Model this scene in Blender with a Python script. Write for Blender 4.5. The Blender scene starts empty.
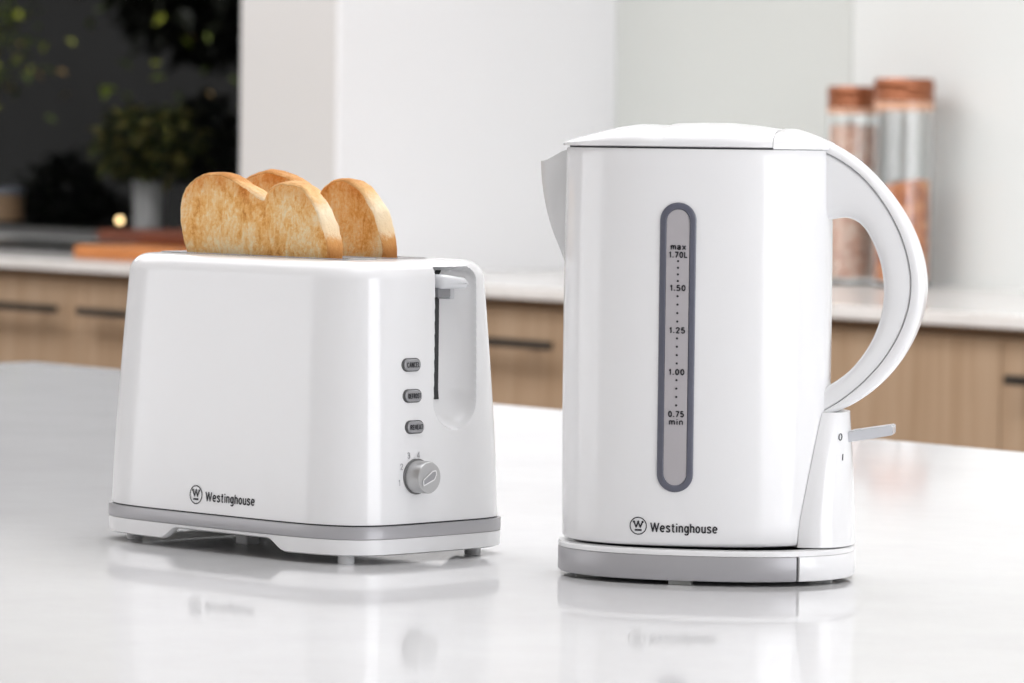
import bpy, bmesh, math, random
from mathutils import Vector, Matrix, noise
random.seed(7)
sc = bpy.context.scene
COL = sc.collection
PI = math.pi
AL = math.radians(52)          # heading of the camera against the kitchen
TOP = 0.9                      # worktop height

def world(X, Z):
    return X*math.cos(AL) - Z*math.sin(AL), X*math.sin(AL) + Z*math.cos(AL)

# ------------------------------------------------------------------ helpers
def link(o, parent=None):
    COL.objects.link(o)
    if parent is not None:
        o.parent = parent
    return o

def obj(name, verts, faces, mat, parent=None, smooth=40, recalc=True):
    me = bpy.data.meshes.new(name)
    me.from_pydata([tuple(v) for v in verts], [], faces)
    if recalc:
        bm = bmesh.new(); bm.from_mesh(me)
        bmesh.ops.recalc_face_normals(bm, faces=bm.faces[:])
        bm.to_mesh(me); bm.free()
    return fin(name, me, mat, parent, smooth)

def fin(name, me, mat, parent=None, smooth=40):
    if mat is not None:
        me.materials.append(mat)
    if smooth:
        me.polygons.foreach_set('use_smooth', [True]*len(me.polygons))
        me.set_sharp_from_angle(angle=math.radians(smooth))
    me.update()
    return link(bpy.data.objects.new(name, me), parent)

def bobj(name, bm, mat, parent=None, smooth=40):
    bmesh.ops.recalc_face_normals(bm, faces=bm.faces[:])
    me = bpy.data.meshes.new(name)
    bm.to_mesh(me); bm.free()
    return fin(name, me, mat, parent, smooth)

def thing(name, label, cat, loc=(0, 0, 0), rotz=0, group=None):
    o = bpy.data.objects.new(name, None)
    o.empty_display_size = .05
    link(o)
    o.location = loc; o.rotation_euler = (0, 0, rotz)
    return tag(o, label, cat, group)

def tag(o, label, cat, group=None, kind=None):
    o['label'] = label; o['category'] = cat
    if group: o['group'] = group
    if kind: o['kind'] = kind
    return o

def struct(o, label=None, cat=None):
    o['kind'] = 'structure'
    if label: o['label'] = label
    if cat: o['category'] = cat
    return o

def add_box(bm, x0, x1, y0, y1, z0, z1, bev=0, seg=2):
    r = bmesh.ops.create_cube(bm, size=1)
    vs = r['verts']
    for v in vs:
        v.co = Vector((x0+(v.co.x+.5)*(x1-x0), y0+(v.co.y+.5)*(y1-y0), z0+(v.co.z+.5)*(z1-z0)))
    if bev:
        es = list({e for v in vs for e in v.link_edges})
        bmesh.ops.bevel(bm, geom=es, offset=bev, segments=seg, affect='EDGES', profile=.5)
    return bm

def box(name, x0, x1, y0, y1, z0, z1, mat, parent=None, bev=0, seg=2):
    return bobj(name, add_box(bmesh.new(), x0, x1, y0, y1, z0, z1, bev, seg), mat, parent, 0)

def loft(rings, closed=True, cap0=True, cap1=True, base=0):
    vs, fs = [], []
    n = len(rings[0])
    for r in rings: vs += [tuple(p) for p in r]
    for i in range(len(rings)-1):
        for j in range(n if closed else n-1):
            k = (j+1) % n
            fs.append((base+i*n+j, base+i*n+k, base+(i+1)*n+k, base+(i+1)*n+j))
    if cap0: fs.append(tuple(base+j for j in range(n))[::-1])
    if cap1: fs.append(tuple(base+(len(rings)-1)*n+j for j in range(n)))
    return vs, fs

def lathe(profile, n=48, cx=0, cy=0):
    """profile (r,z) from first to last; closed at r=0 ends by tiny caps"""
    rings = [[(cx+r*math.cos(2*PI*j/n), cy+r*math.sin(2*PI*j/n), z) for j in range(n)] for r, z in profile]
    return rings

def join(*parts):
    V, F = [], []
    for v, f in parts:
        b = len(V); V += v; F += [tuple(i+b for i in q) for q in f]
    return V, F

def catmull(pts, n):
    """smooth open polyline resampled uniformly to n points"""
    P = [Vector((p[0], p[1])) for p in pts]
    P = [2*P[0]-P[1]] + P + [2*P[-1]-P[-2]]
    fine = []
    for i in range(1, len(P)-2):
        p0, p1, p2, p3 = P[i-1:i+3]
        t0 = 0; t1 = t0+(p1-p0).length**.5; t2 = t1+(p2-p1).length**.5; t3 = t2+(p3-p2).length**.5
        for k in range(16):
            t = t1+(t2-t1)*k/16
            a1 = p0*((t1-t)/(t1-t0))+p1*((t-t0)/(t1-t0)); a2 = p1*((t2-t)/(t2-t1))+p2*((t-t1)/(t2-t1)); a3 = p2*((t3-t)/(t3-t2))+p3*((t-t2)/(t3-t2))
            b1 = a1*((t2-t)/(t2-t0))+a2*((t-t0)/(t2-t0)); b2 = a2*((t3-t)/(t3-t1))+a3*((t-t1)/(t3-t1))
            fine.append(b1*((t2-t)/(t2-t1))+b2*((t-t1)/(t2-t1)))
    fine.append(P[-2])
    L = [0]
    for a, b in zip(fine, fine[1:]): L.append(L[-1]+(b-a).length)
    out = []; k = 0
    for i in range(n):
        d = L[-1]*i/(n-1)
        while k < len(L)-2 and L[k+1] < d: k += 1
        w = 0 if L[k+1] == L[k] else (d-L[k])/(L[k+1]-L[k])
        out.append(fine[k].lerp(fine[k+1], min(1, max(0, w))))
    return out

def interp(tab, x):
    if x <= tab[0][0]: return tab[0][1]
    for (a, b), (c, d) in zip(tab, tab[1:]):
        if x <= c: return b+(d-b)*(x-a)/(c-a)
    return tab[-1][1]

def sstep(a, b, x):
    t = min(1, max(0, (x-a)/(b-a))); return t*t*(3-2*t)

def sgnpow(v, e):
    return math.copysign(abs(v)**e, v)

def selp(cx, hw, hd, p, n, cy=0):
    return [(cx+hw*sgnpow(math.cos(2*PI*j/n), 2/p), cy+hd*sgnpow(math.sin(2*PI*j/n), 2/p)) for j in range(n)]

# flat marks: lists of 2-D polygons put onto a surface through fn(u, v) -> point
def ell(cx, cy, rx, ry, a0=0, a1=360, n=20):
    return [(cx+rx*math.cos(math.radians(a0+(a1-a0)*k/n)), cy+ry*math.sin(math.radians(a0+(a1-a0)*k/n))) for k in range(n+1)]
def cur(*p, n=18):
    return [(q.x, q.y) for q in catmull(p, n)]
GLYPHS = {
 'W': (.80, [[(.0, 1), (.21, .04), (.40, .96), (.59, .04), (.80, 1)]]),
 'e': (.42, [[(.02, .37), (.40, .37)], ell(.21, .36, .19, .32, 5, 318)]),
 's': (.37, [cur((.34, .55), (.28, .66), (.17, .69), (.06, .63), (.04, .50), (.16, .39), (.29, .30), (.35, .18), (.28, .06), (.16, .03), (.06, .07), (.02, .17))]),
 't': (.28, [cur((.13, .93), (.13, .50), (.13, .16), (.18, .04), (.28, .04)), [(.0, .67), (.28, .67)]]),
 'i': (.10, [[(.05, 0), (.05, .70)], [(.05, .86), (.05, 1.0)]]),
 'n': (.38, [[(.04, 0), (.04, .72)], [(.04, .46)]+ell(.20, .50, .15, .18, 170, 0, 10)+[(.35, 0)]]),
 'g': (.40, [ell(.19, .37, .16, .31), [(.37, .71), (.37, -.08)]+ell(.20, -.08, .17, .17, 0, -150, 10)]),
 'h': (.38, [[(.04, 0), (.04, 1)], [(.04, .46)]+ell(.20, .50, .15, .18, 170, 0, 10)+[(.35, 0)]]),
 'o': (.40, [ell(.20, .36, .17, .32)]),
 'u': (.38, [[(.04, .71), (.04, .22)]+ell(.19, .22, .15, .18, 180, 350, 10), [(.35, 0), (.35, .71)]]),
 'm': (.62, [[(.04, 0), (.04, .72)], [(.04, .46)]+ell(.17, .52, .13, .16, 170, 0, 10)+[(.30, 0)], [(.30, .46)]+ell(.44, .52, .13, .16, 170, 0, 10)+[(.57, 0)]]),
 'a': (.44, [ell(.19, .20, .15, .17), cur((.05, .56), (.12, .67), (.24, .69), (.35, .60), (.36, .44), (.36, .0))]),
 'x': (.42, [[(.02, .70), (.40, 0)], [(.40, .70), (.02, 0)]]),
 '0': (.52, [ell(.26, .5, .20, .46)]),
 '1': (.34, [[(.04, .74), (.22, .96), (.22, 0)]]),
 '2': (.52, [cur((.06, .72), (.13, .92), (.28, .97), (.43, .88), (.44, .66), (.28, .38), (.06, .05)), [(.06, .04), (.48, .04)]]),
 '3': (.52, [cur((.07, .80), (.20, .96), (.40, .90), (.43, .68), (.24, .54)), cur((.24, .54), (.45, .42), (.45, .14), (.25, .03), (.06, .17))]),
 '4': (.54, [[(.37, 0), (.37, .97), (.04, .27), (.52, .27)]]),
 '5': (.52, [[(.45, .96), (.13, .96), (.08, .50)], cur((.08, .50), (.22, .60), (.40, .54), (.47, .32), (.38, .09), (.21, .03), (.06, .17))]),
 '7': (.50, [[(.04, .96), (.47, .96), (.18, 0)]]),
 '.': (.16, [[(.08, .0), (.08, .19)]]),
 'L': (.46, [[(.06, 1), (.06, .04), (.45, .04)]]),
 'I': (.12, [[(.06, 0), (.06, 1)]]),
 'C': (.50, [ell(.27, .5, .22, .46, 45, 315)]),
 'A': (.54, [[(.02, 0), (.27, 1), (.52, 0)], [(.10, .32), (.44, .32)]]),
 'N': (.54, [[(.06, 0), (.06, 1), (.48, 0), (.48, 1)]]),
 'E': (.46, [[(.45, .96), (.06, .96), (.06, .04), (.45, .04)], [(.06, .52), (.40, .52)]]),
 'D': (.52, [[(.06, .04), (.06, .96), (.22, .96)]+ell(.22, .5, .26, .46, 90, -90)+[(.06, .04)]]),
 'F': (.44, [[(.45, .96), (.06, .96), (.06, 0)], [(.06, .52), (.40, .52)]]),
 'R': (.52, [[(.06, 0), (.06, .96), (.26, .96)]+ell(.26, .74, .20, .22, 90, -90)+[(.06, .52)], [(.26, .52), (.50, 0)]]),
 'O': (.56, [ell(.28, .5, .23, .46)]),
 'S': (.50, [cur((.44, .76), (.36, .93), (.22, .96), (.08, .86), (.08, .66), (.22, .54), (.40, .42), (.45, .22), (.36, .06), (.22, .03), (.08, .10), (.03, .26))]),
 'T': (.50, [[(.0, .96), (.50, .96)], [(.25, .96), (.25, 0)]]),
 'H': (.54, [[(.06, 0), (.06, 1)], [(.48, 0), (.48, 1)], [(.06, .52), (.48, .52)]]),
}
def text2d(s, cap, width=None, bold=.16, align='CENTER', gap=.17):
    """heavy sans lettering built from strokes; bold is the stroke width over the cap height"""
    tot = sum(GLYPHS[c][0] for c in s)+gap*(len(s)-1)
    kx = (width/tot) if width else cap
    parts = []; x = 0
    w = bold*cap
    for c in s:
        adv, lines = GLYPHS[c]
        for ln in lines:
            P = [((x+a)*kx, b*cap) for a, b in ln]
            for p, q in zip(P, P[1:]):
                if math.hypot(p[0]-q[0], p[1]-q[1]) > 1e-7: parts.append(seg2d(*p, *q, w))
            for p in P[1:-1]: parts.append(disc2d(p[0], p[1], w/2, 8))
        x += adv+gap
    V, F = join(*parts)
    off = 0 if align == 'LEFT' else tot*kx/2
    return [(a-off, b) for a, b in V], F

def disc2d(cx, cy, r, n=20, rx=None):
    return [(cx+(rx or r)*math.cos(2*PI*i/n), cy+r*math.sin(2*PI*i/n)) for i in range(n)], [tuple(range(n))]

def ring2d(cx, cy, r0, r1, n=48):
    V = [(cx+r*math.cos(2*PI*i/n), cy+r*math.sin(2*PI*i/n)) for r in (r0, r1) for i in range(n)]
    return V, [(i, (i+1) % n, n+(i+1) % n, n+i) for i in range(n)]

def seg2d(x0, y0, x1, y1, w):
    d = Vector((x1-x0, y1-y0)).normalized()*w/2; n = (-d.y, d.x)
    return [(x0+n[0], y0+n[1]), (x0-n[0], y0-n[1]), (x1-n[0], y1-n[1]), (x1+n[0], y1+n[1])], [(0, 1, 2, 3)]

def shift2d(s, dx, dy):
    return [(x+dx, y+dy) for x, y in s[0]], s[1]

def emblem2d(cx, cy, r):
    q = r/1.0
    P = [(-.50, .45), (-.24, -.14), (0, .45), (.24, -.14), (.50, .45)]
    parts = [ring2d(cx, cy, r*.885, r)]
    for a, b in zip(P, P[1:]):
        parts.append(seg2d(cx+a[0]*q, cy+a[1]*q, cx+b[0]*q, cy+b[1]*q, .17*q))
    for x, y in (P[0], P[2], P[4]): parts.append(disc2d(cx+x*q, cy+y*q, .135*q))
    for x, y in (P[1], P[3]): parts.append(disc2d(cx+x*q, cy+y*q, .085*q))
    parts.append(seg2d(cx-.40*q, cy-.47*q, cx+.40*q, cy-.47*q, .22*q))
    return join(*parts)

def printed(name, shape, fn, mat, parent):
    return obj(name, [fn(x, y) for x, y in shape[0]], shape[1], mat, parent, 0, recalc=False)

# ------------------------------------------------------------------ materials
def mat(name, col, rough=.5, metal=0, spec=.5, coat=0, **kw):
    m = bpy.data.materials.new(name); m.use_nodes = True
    b = m.node_tree.nodes['Principled BSDF']
    b.inputs['Base Color'].default_value = (*col, 1)
    b.inputs['Roughness'].default_value = rough
    b.inputs['Metallic'].default_value = metal
    b.inputs['Specular IOR Level'].default_value = spec
    b.inputs['Coat Weight'].default_value = coat
    for k, v in kw.items(): b.inputs[k].default_value = v
    return m

def noise_mat(name, stops, scale=(1, 1, 1), nscale=5, detail=4, rough=.5, bump=0, bscale=40, coords='Object', spec=.5, dist=0, nrough=.55, bdist=.001, coat=0):
    m = mat(name, (1, 1, 1), rough, spec=spec, coat=coat)
    t = m.node_tree; N = t.nodes; L = t.links
    b = N['Principled BSDF']
    tc = N.new('ShaderNodeTexCoord'); mp = N.new('ShaderNodeMapping'); mp.inputs['Scale'].default_value = scale
    nz = N.new('ShaderNodeTexNoise'); nz.inputs['Scale'].default_value = nscale; nz.inputs['Detail'].default_value = detail
    nz.inputs['Distortion'].default_value = dist; nz.inputs['Roughness'].default_value = nrough
    cr = N.new('ShaderNodeValToRGB')
    while len(cr.color_ramp.elements) < len(stops): cr.color_ramp.elements.new(.5)
    for e, (p, c) in zip(cr.color_ramp.elements, stops): e.position = p; e.color = (*c, 1)
    L.new(tc.outputs[coords], mp.inputs[0]); L.new(mp.outputs[0], nz.inputs['Vector'])
    L.new(nz.outputs['Fac'], cr.inputs[0]); L.new(cr.outputs[0], b.inputs['Base Color'])
    if bump:
        n2 = N.new('ShaderNodeTexNoise'); n2.inputs['Scale'].default_value = bscale; n2.inputs['Detail'].default_value = 5
        bp = N.new('ShaderNodeBump'); bp.inputs['Strength'].default_value = bump; bp.inputs['Distance'].default_value = bdist
        L.new(mp.outputs[0], n2.inputs['Vector']); L.new(n2.outputs['Fac'], bp.inputs['Height']); L.new(bp.outputs[0], b.inputs['Normal'])
    return m

WHITE = mat('white_plastic', (.81, .81, .815), .15)
WHITE2 = mat('white_plastic_trim', (.80, .80, .805), .2)
SPOUTSHADE = mat('white_plastic_spout_shaded', (.62, .62, .62), .25)  # white plastic greyed, so the colour carries the shade on the spout
SILVER = mat('silver_paint', (.40, .395, .41), .38, metal=.2)
CHROME = mat('brushed_steel', (.62, .62, .63), .22, metal=1)
KNOBM = mat('knob_silver', (.50, .50, .50), .3, metal=.75)
BTN = mat('button_grey', (.30, .30, .31), .35, metal=.3)
DARK = mat('dark_plastic', (.02, .02, .022), .5)
INK = mat('black_ink', (.015, .015, .02), .5)
GREYINK = mat('grey_ink', (.36, .36, .38), .5)
SLOTM = mat('slot_metal', (.16, .155, .15), .4, metal=.8)
GAUGE = mat('gauge_bezel', (.10, .104, .136), .28)
GTUBE = mat('gauge_tube', (.42, .40, .415), .2)
LEVERG = mat('lever_grey', (.24, .24, .25), .4)
SWLEV = mat('switch_lever_plastic', (.62, .63, .66), .2)
QUARTZ = noise_mat('white_quartz', [(.30, (.68, .677, .679)), (.55, (.72, .718, .72)), (.75, (.75, .75, .753))], nscale=7, detail=8, rough=.06, spec=.16, nrough=.7)
STONE = noise_mat('counter_stone', [(.35, (.66, .64, .61)), (.65, (.74, .72, .70))], nscale=9, detail=5, rough=.18)
WOOD = noise_mat('oak_veneer', [(.25, (.295, .195, .115)), (.5, (.36, .25, .16)), (.75, (.43, .315, .215))], scale=(22, 22, .9), nscale=2.2, detail=6, rough=.5, dist=.6, spec=.3)
SHADOWGAP = mat('gap_strip', (.26, .155, .085), .7)
BRONZE = mat('dark_bronze', (.045, .038, .032), .42, metal=.5)
PAINT = mat('wall_paint', (.80, .80, .795), .6)
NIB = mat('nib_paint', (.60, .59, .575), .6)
GLASSW = mat('splashback_glass', (.60, .615, .585), .15)
WALLR = mat('splashback_white', (.73, .745, .725), .2)
PANELM = mat('panel_white', (.80, .80, .81), .45)
CEIL = mat('ceiling_paint', (.85, .85, .85), .8)
FLOORM = noise_mat('floor_timber', [(.3, (.22, .15, .10)), (.7, (.34, .25, .17))], scale=(1, 14, 1), nscale=3, rough=.45)
COOK = mat('cooktop_glass', (.035, .034, .033), .2)
BOARD1 = noise_mat('orange_timber', [(.3, (.42, .14, .035)), (.7, (.60, .23, .07))], scale=(3, 40, 40), nscale=3, rough=.45)
BOARD2 = noise_mat('red_timber', [(.3, (.10, .022, .008)), (.7, (.17, .042, .014))], scale=(3, 40, 40), nscale=3, rough=.45)
COPPER = mat('copper_lid', (.31, .105, .045), .25, metal=.5)
AMBER = mat('amber_ring', (.62, .36, .24), .25)
POTM = noise_mat('zinc_pot', [(.35, (.45, .45, .44)), (.6, (.78, .78, .76))], scale=(60, 60, .5), nscale=1.0, rough=.4)
POTD = mat('dark_pot', (.06, .058, .055), .5)
SOIL = mat('soil', (.02, .015, .01), .9)
BARK = mat('bark', (.035, .025, .018), .9)
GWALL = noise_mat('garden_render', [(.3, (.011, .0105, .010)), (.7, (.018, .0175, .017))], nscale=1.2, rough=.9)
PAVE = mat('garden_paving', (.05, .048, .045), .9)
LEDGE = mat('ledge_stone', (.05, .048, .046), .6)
FRAMEW = mat('window_frame_grey', (.09, .088, .085), .5)
CANT = mat('canister_tan', (.40, .25, .14), .5)
CANB = mat('canister_blue_grey', (.25, .27, .31), .4)

def leaf_mat(name, stops, rough=.5):
    m = mat(name, (1, 1, 1), rough, spec=.3)
    t = m.node_tree; N = t.nodes; L = t.links
    g = N.new('ShaderNodeNewGeometry'); cr = N.new('ShaderNodeValToRGB')
    while len(cr.color_ramp.elements) < len(stops): cr.color_ramp.elements.new(.5)
    for e, (p, c) in zip(cr.color_ramp.elements, stops): e.position = p; e.color = (*c, 1)
    cr.color_ramp.interpolation = 'CONSTANT'
    L.new(g.outputs['Random Per Island'], cr.inputs[0]); L.new(cr.outputs[0], N['Principled BSDF'].inputs['Base Color'])
    return m
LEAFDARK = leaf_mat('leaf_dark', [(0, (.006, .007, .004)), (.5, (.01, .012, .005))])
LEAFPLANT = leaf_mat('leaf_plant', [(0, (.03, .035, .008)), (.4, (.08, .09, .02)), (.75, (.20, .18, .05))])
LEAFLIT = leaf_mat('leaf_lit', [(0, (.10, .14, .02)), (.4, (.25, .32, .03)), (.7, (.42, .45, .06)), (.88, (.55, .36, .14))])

def glass(name, tint=(1, 1, 1), rough=0, ior=1.45, spec=.5):
    m = mat(name, tint, rough, spec=spec)
    b = m.node_tree.nodes['Principled BSDF']
    b.inputs['Transmission Weight'].default_value = 1; b.inputs['IOR'].default_value = ior
    return m
JARGLASS = glass('jar_glass', (.99, 1, .995))
PANE = glass('tinted_window_glass', (.8, .8, .8), 0, 1.04, .1)

def emis(name, col, s):
    m = mat(name, col)
    b = m.node_tree.nodes['Principled BSDF']
    b.inputs['Emission Color'].default_value = (*col, 1); b.inputs['Emission Strength'].default_value = s
    return m

def toast_mat(name, seed, crust=False):
    m = mat(name, (1, 1, 1), .75, spec=.2)
    t = m.node_tree; N = t.nodes; L = t.links; b = N['Principled BSDF']
    tc = N.new('ShaderNodeTexCoord')
    def nz(scale, sc3, detail=4, rough=.6, dist=0):
        mp = N.new('ShaderNodeMapping'); mp.inputs['Location'].default_value = (seed, seed*1.7, seed*.3); mp.inputs['Scale'].default_value = sc3
        n = N.new('ShaderNodeTexNoise'); n.inputs['Scale'].default_value = scale; n.inputs['Detail'].default_value = detail; n.inputs['Roughness'].default_value = rough; n.inputs['Distortion'].default_value = dist
        L.new(tc.outputs['Object'], mp.inputs[0]); L.new(mp.outputs[0], n.inputs['Vector']); return n.outputs['Fac']
    def mad(a, k, c):
        q = N.new('ShaderNodeMath'); q.operation = 'MULTIPLY_ADD'; L.new(a, q.inputs[0]); q.inputs[1].default_value = k
        if isinstance(c, float): q.inputs[2].default_value = c
        else: L.new(c, q.inputs[2])
        return q.outputs[0]
    big = nz(34, (1, 1, 1.1), 5, .6, .5); streak = nz(170, (1, 1, .45), 5, .7, 1.2); fine = nz(620, (1, 1, .8), 3, .75)
    if crust:
        sp = N.new('ShaderNodeSeparateXYZ'); L.new(tc.outputs['Object'], sp.inputs[0])
        f = mad(big, .020, mad(streak, .010, mad(fine, .006, sp.outputs['Z'])))
        mr = N.new('ShaderNodeMapRange'); mr.inputs['From Min'].default_value = .170; mr.inputs['From Max'].default_value = .235
        L.new(f, mr.inputs['Value']); val = mr.outputs['Result']
        st = [(.20, (.66, .27, .075)), (.33, (.74, .36, .12)), (.40, (.90, .68, .42)), (.62, (.95, .79, .56)), (.74, (.82, .52, .24)), (.88, (.56, .25, .07))]
    else:
        val = mad(streak, .55, mad(fine, .42, mad(big, .80, -.525)))
        st = [(.22, (.94, .77, .50)), (.33, (.93, .64, .31)), (.43, (.87, .47, .15)), (.52, (.74, .33, .08)), (.64, (.46, .17, .035))]
    cr = N.new('ShaderNodeValToRGB')
    while len(cr.color_ramp.elements) < len(st): cr.color_ramp.elements.new(.5)
    for e, (p, c) in zip(cr.color_ramp.elements, st): e.position = p; e.color = (*c, 1)
    L.new(val, cr.inputs[0])
    col = cr.outputs[0]
    if not crust:                                   # the rim of the face is browned by the element
        at = N.new('ShaderNodeAttribute'); at.attribute_name = 'browning'
        mx = N.new('ShaderNodeMix'); mx.data_type = 'RGBA'; mx.blend_type = 'MULTIPLY'
        L.new(at.outputs['Fac'], mx.inputs[0]); L.new(col, mx.inputs[6]); mx.inputs[7].default_value = (.78, .50, .28, 1)
        col = mx.outputs[2]
    L.new(col, b.inputs['Base Color'])
    bp = N.new('ShaderNodeBump'); bp.inputs['Strength'].default_value = .8; bp.inputs['Distance'].default_value = .0016
    L.new(mad(fine, .5, streak), bp.inputs['Height']); L.new(bp.outputs[0], b.inputs['Normal'])
    return m
TOASTM = toast_mat('toasted_crumb', .3)
TOASTM2 = toast_mat('toasted_crumb_rear', 1.3)
CRUSTM = toast_mat('toast_crust', .7, True)

# ================================================================== TOASTER
TA = math.radians(45)
tx, ty = world(-.1174, 2.537)
toaster = thing('toaster', 'white two-slice toaster with grey base band, holding two slices of toast', 'toaster', (tx, ty, TOP), AL-TA)
TP = 5.0
ZB, ZT = .0215, .1638
def tab_ab(z):
    t = .0073*(max(0, z-ZB)/.13)**1.3
    r = .0105
    if z > ZT-r:
        k = min(1, (z-(ZT-r))/r)
        t = .0073*((ZT-r-ZB)/.13)**1.3 + r*(1-math.sqrt(max(0, 1-k*k)))*.95
    return .1107-t, .0676-t
def fx(a, b, y): return a*max(0, 1-abs(y/b)**TP)**(1/TP)
def fy(a, b, x): return b*max(0, 1-abs(x/a)**TP)**(1/TP)
def front_pt(u, z, off=.0003):          # long face towards -y
    a, b = tab_ab(z); return (u, -fy(a, b, u)-off, z)
def end_pt(u, z, off=.0003):            # control face towards +x
    a, b = tab_ab(z); return (fx(a, b, u)+off, u, z)

def plan_pts(a, b, ny=250, nx=90):
    """counter-clockwise from (+x,-y side) with dense samples on the +x face"""
    yb = .93*b; xa = a*(1-.93**TP)**(1/TP)
    pts = []
    for i in range(ny): y = -yb+2*yb*i/ny; pts.append((fx(a, b, y), y))
    for i in range(nx): x = xa-2*xa*i/nx; pts.append((x, fy(a, b, x)))
    for i in range(80): y = yb-2*yb*i/80; pts.append((-fx(a, b, y), y))
    for i in range(nx): x = -xa+2*xa*i/nx; pts.append((x, -fy(a, b, x)))
    return pts

RY0, RY1, RZ0, RZ1 = .0024, .0352, .0716, .1606
def roff(z): return -.0008+.0048*(.160-z)/.073
def recess_depth(y, z):
    """hollow for the lever: a crisp edge on the slot side, a rounded sweep to the other side and a scooped bottom"""
    y = y+roff(z)
    yc, zc, hw = (RY0+RY1)/2, RZ0+(RY1-RY0)/2, (RY1-RY0)/2
    t = min(1, max(0, (y-RY0-.001)/(RY1-RY0-.001)))
    up = .0125*(1-t**2.4)**.55*sstep(RY0, RY0+.0012, y)
    rt = .009                                         # rounded upper right corner
    dy, dz = max(0, y-(RY1-rt)), max(0, z-(RZ1-rt))
    k = math.hypot(dy, dz)/rt if dy > 0 else dz/rt
    if dz > 0: up = min(up, .0125*max(0, 1-k**3)**.5*sstep(RY0, RY0+.0012, y))
    r = math.hypot(y-yc, min(0, z-zc))/hw
    low = .0110*max(0, 1-r**2.4)**.6
    return low+(up-low)*sstep(zc-.002, zc+.006, z) if r < 1 or z > zc else 0

zs = [ZB+i*(ZT-.0105-ZB)/215 for i in range(216)] + [ZT-.0105+.0105*math.sin(PI/2*i/12) for i in range(1, 13)]
rings = []
for z in zs:
    a, b = tab_ab(z)
    ring = []
    for i, (x, y) in enumerate(plan_pts(a, b)):
        if i < 250 and RY0 < y+roff(z) < RY1 and RZ0 < z < RZ1: x -= recess_depth(y, z)
        ring.append((x, y, z))
    rings.append(ring)
V, F = loft(rings, cap0=False, cap1=False)
# top face with two slot openings
SLOTS = [(-.0315, -.0065), (.0065, .0315)]
SX0, SX1 = -.088, .0665
def slot_loop(y0, y1, z, g=0, n=6, r=.004):
    pts = []
    for cx, cy, a0 in ((SX1+g-r, y1+g-r, 0), (SX0-g+r, y1+g-r, 90), (SX0-g+r, y0-g+r, 180), (SX1+g-r, y0-g+r, 270)):
        for k in range(n+1):
            t = math.radians(a0+90*k/n); pts.append((cx+r*math.cos(t), cy+r*math.sin(t), z))
    return pts
bm = bmesh.new()
top = [bm.verts.new(p) for p in rings[-1]]
es = [bm.edges.new((top[i], top[(i+1) % len(top)])) for i in range(len(top))]
for y0, y1 in SLOTS:
    lp = [bm.verts.new(p) for p in slot_loop(y0, y1, ZT)]
    es += [bm.edges.new((lp[i], lp[(i+1) % len(lp)])) for i in range(len(lp))]
bmesh.ops.triangle_fill(bm, use_beauty=True, use_dissolve=False, edges=es)
bm.verts.ensure_lookup_table(); bm.verts.index_update()
tv = [tuple(v.co) for v in bm.verts]; tf = [tuple(v.index for v in f.verts) for f in bm.faces if abs(f.normal.z) > -1]
def in_slot(p):
    return SX0 < p[0] < SX1 and any(y0 < p[1] < y1 for y0, y1 in SLOTS)
tf = [f for f in tf if not in_slot([sum(tv[i][k] for i in f)/len(f) for k in range(3)])]
bm.free()
V, F = join((V, F), (tv, tf))
bm = bmesh.new(); me = bpy.data.meshes.new('shell'); me.from_pydata(V, [], F); bm.from_mesh(me)
bmesh.ops.remove_doubles(bm, verts=bm.verts[:], dist=1e-6)
shell = bobj('shell', bm, WHITE, toaster, 50)
for y0, y1 in SLOTS:                     # the wells the bread drops into
    lo = [slot_loop(y0, y1, z, g) for z, g in ((ZT, 0), (ZT-.004, .0), (ZT-.008, -.001), (.035, -.001))]
    v, f = loft(lo, cap0=False, cap1=True)
    w = obj('bread_slot', v, f, SLOTM, toaster, 40)
    a = slot_loop(y0, y1, ZT+.0002, .0012); b = slot_loop(y0, y1, ZT+.0008, .0006); c = slot_loop(y0, y1, ZT+.0002, -.0002)
    v, f = loft([a, b, c], cap0=False, cap1=False)
    obj('slot_trim', v, f, SLOTM, w, 60)

# base: dark joint, silver band, skirt with arches
def plan_ring(a, b, z, n=200, p=TP):
    return [(x, y, z) for x, y in [(a*sgnpow(math.cos(t), 2/p), b*sgnpow(math.sin(t), 2/p)) for t in even_t(n, p)]]
def even_t(n, p, A=.1118, B=.0685):
    fine = [2*PI*i/6000 for i in range(6001)]
    pts = [(A*sgnpow(math.cos(t), 2/p), B*sgnpow(math.sin(t), 2/p)) for t in fine]
    L = [0]
    for q, w in zip(pts, pts[1:]): L.append(L[-1]+math.hypot(w[0]-q[0], w[1]-q[1]))
    out = []; k = 0
    for i in range(n):
        d = L[-1]*i/n
        while L[k+1] < d: k += 1
        out.append(fine[k]+(fine[k+1]-fine[k])*(d-L[k])/max(1e-12, L[k+1]-L[k]))
    return out
ET = even_t(240, TP)
def pr(a, b, z): return [(a*sgnpow(math.cos(t), 2/TP), b*sgnpow(math.sin(t), 2/TP), z) for t in ET]
v, f = loft([pr(.1102, .0669, .0195), pr(.1102, .0669, .0222)]); obj('joint_seal', v, f, DARK, toaster, 40)
v, f = loft([pr(.1116, .0680, .0136), pr(.1125, .0688, .0140), pr(.1123, .0690, .0143), pr(.1123, .0690, .0201), pr(.1125, .0688, .0207), pr(.1104, .0671, .0207)], cap0=False, cap1=True)
obj('base_band', v, f, SILVER, toaster, 50)
def arch(x, y):
    if abs(y) < .045: return 0
    if y > 0: x = x
    return .0066*sstep(-.043, -.030, x)*sstep(.060, .046, x)
sk = []
for a, b, z in ((.1070, .0637, .0049), (.1100, .0667, .0047), (.1122, .0685, .0055), (.1122, .0689, .0136)):
    ring = pr(a, b, z)
    if z < .009: ring = [(x, y, q+arch(x, y)) for x, y, q in ring]
    sk.append(ring)
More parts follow.
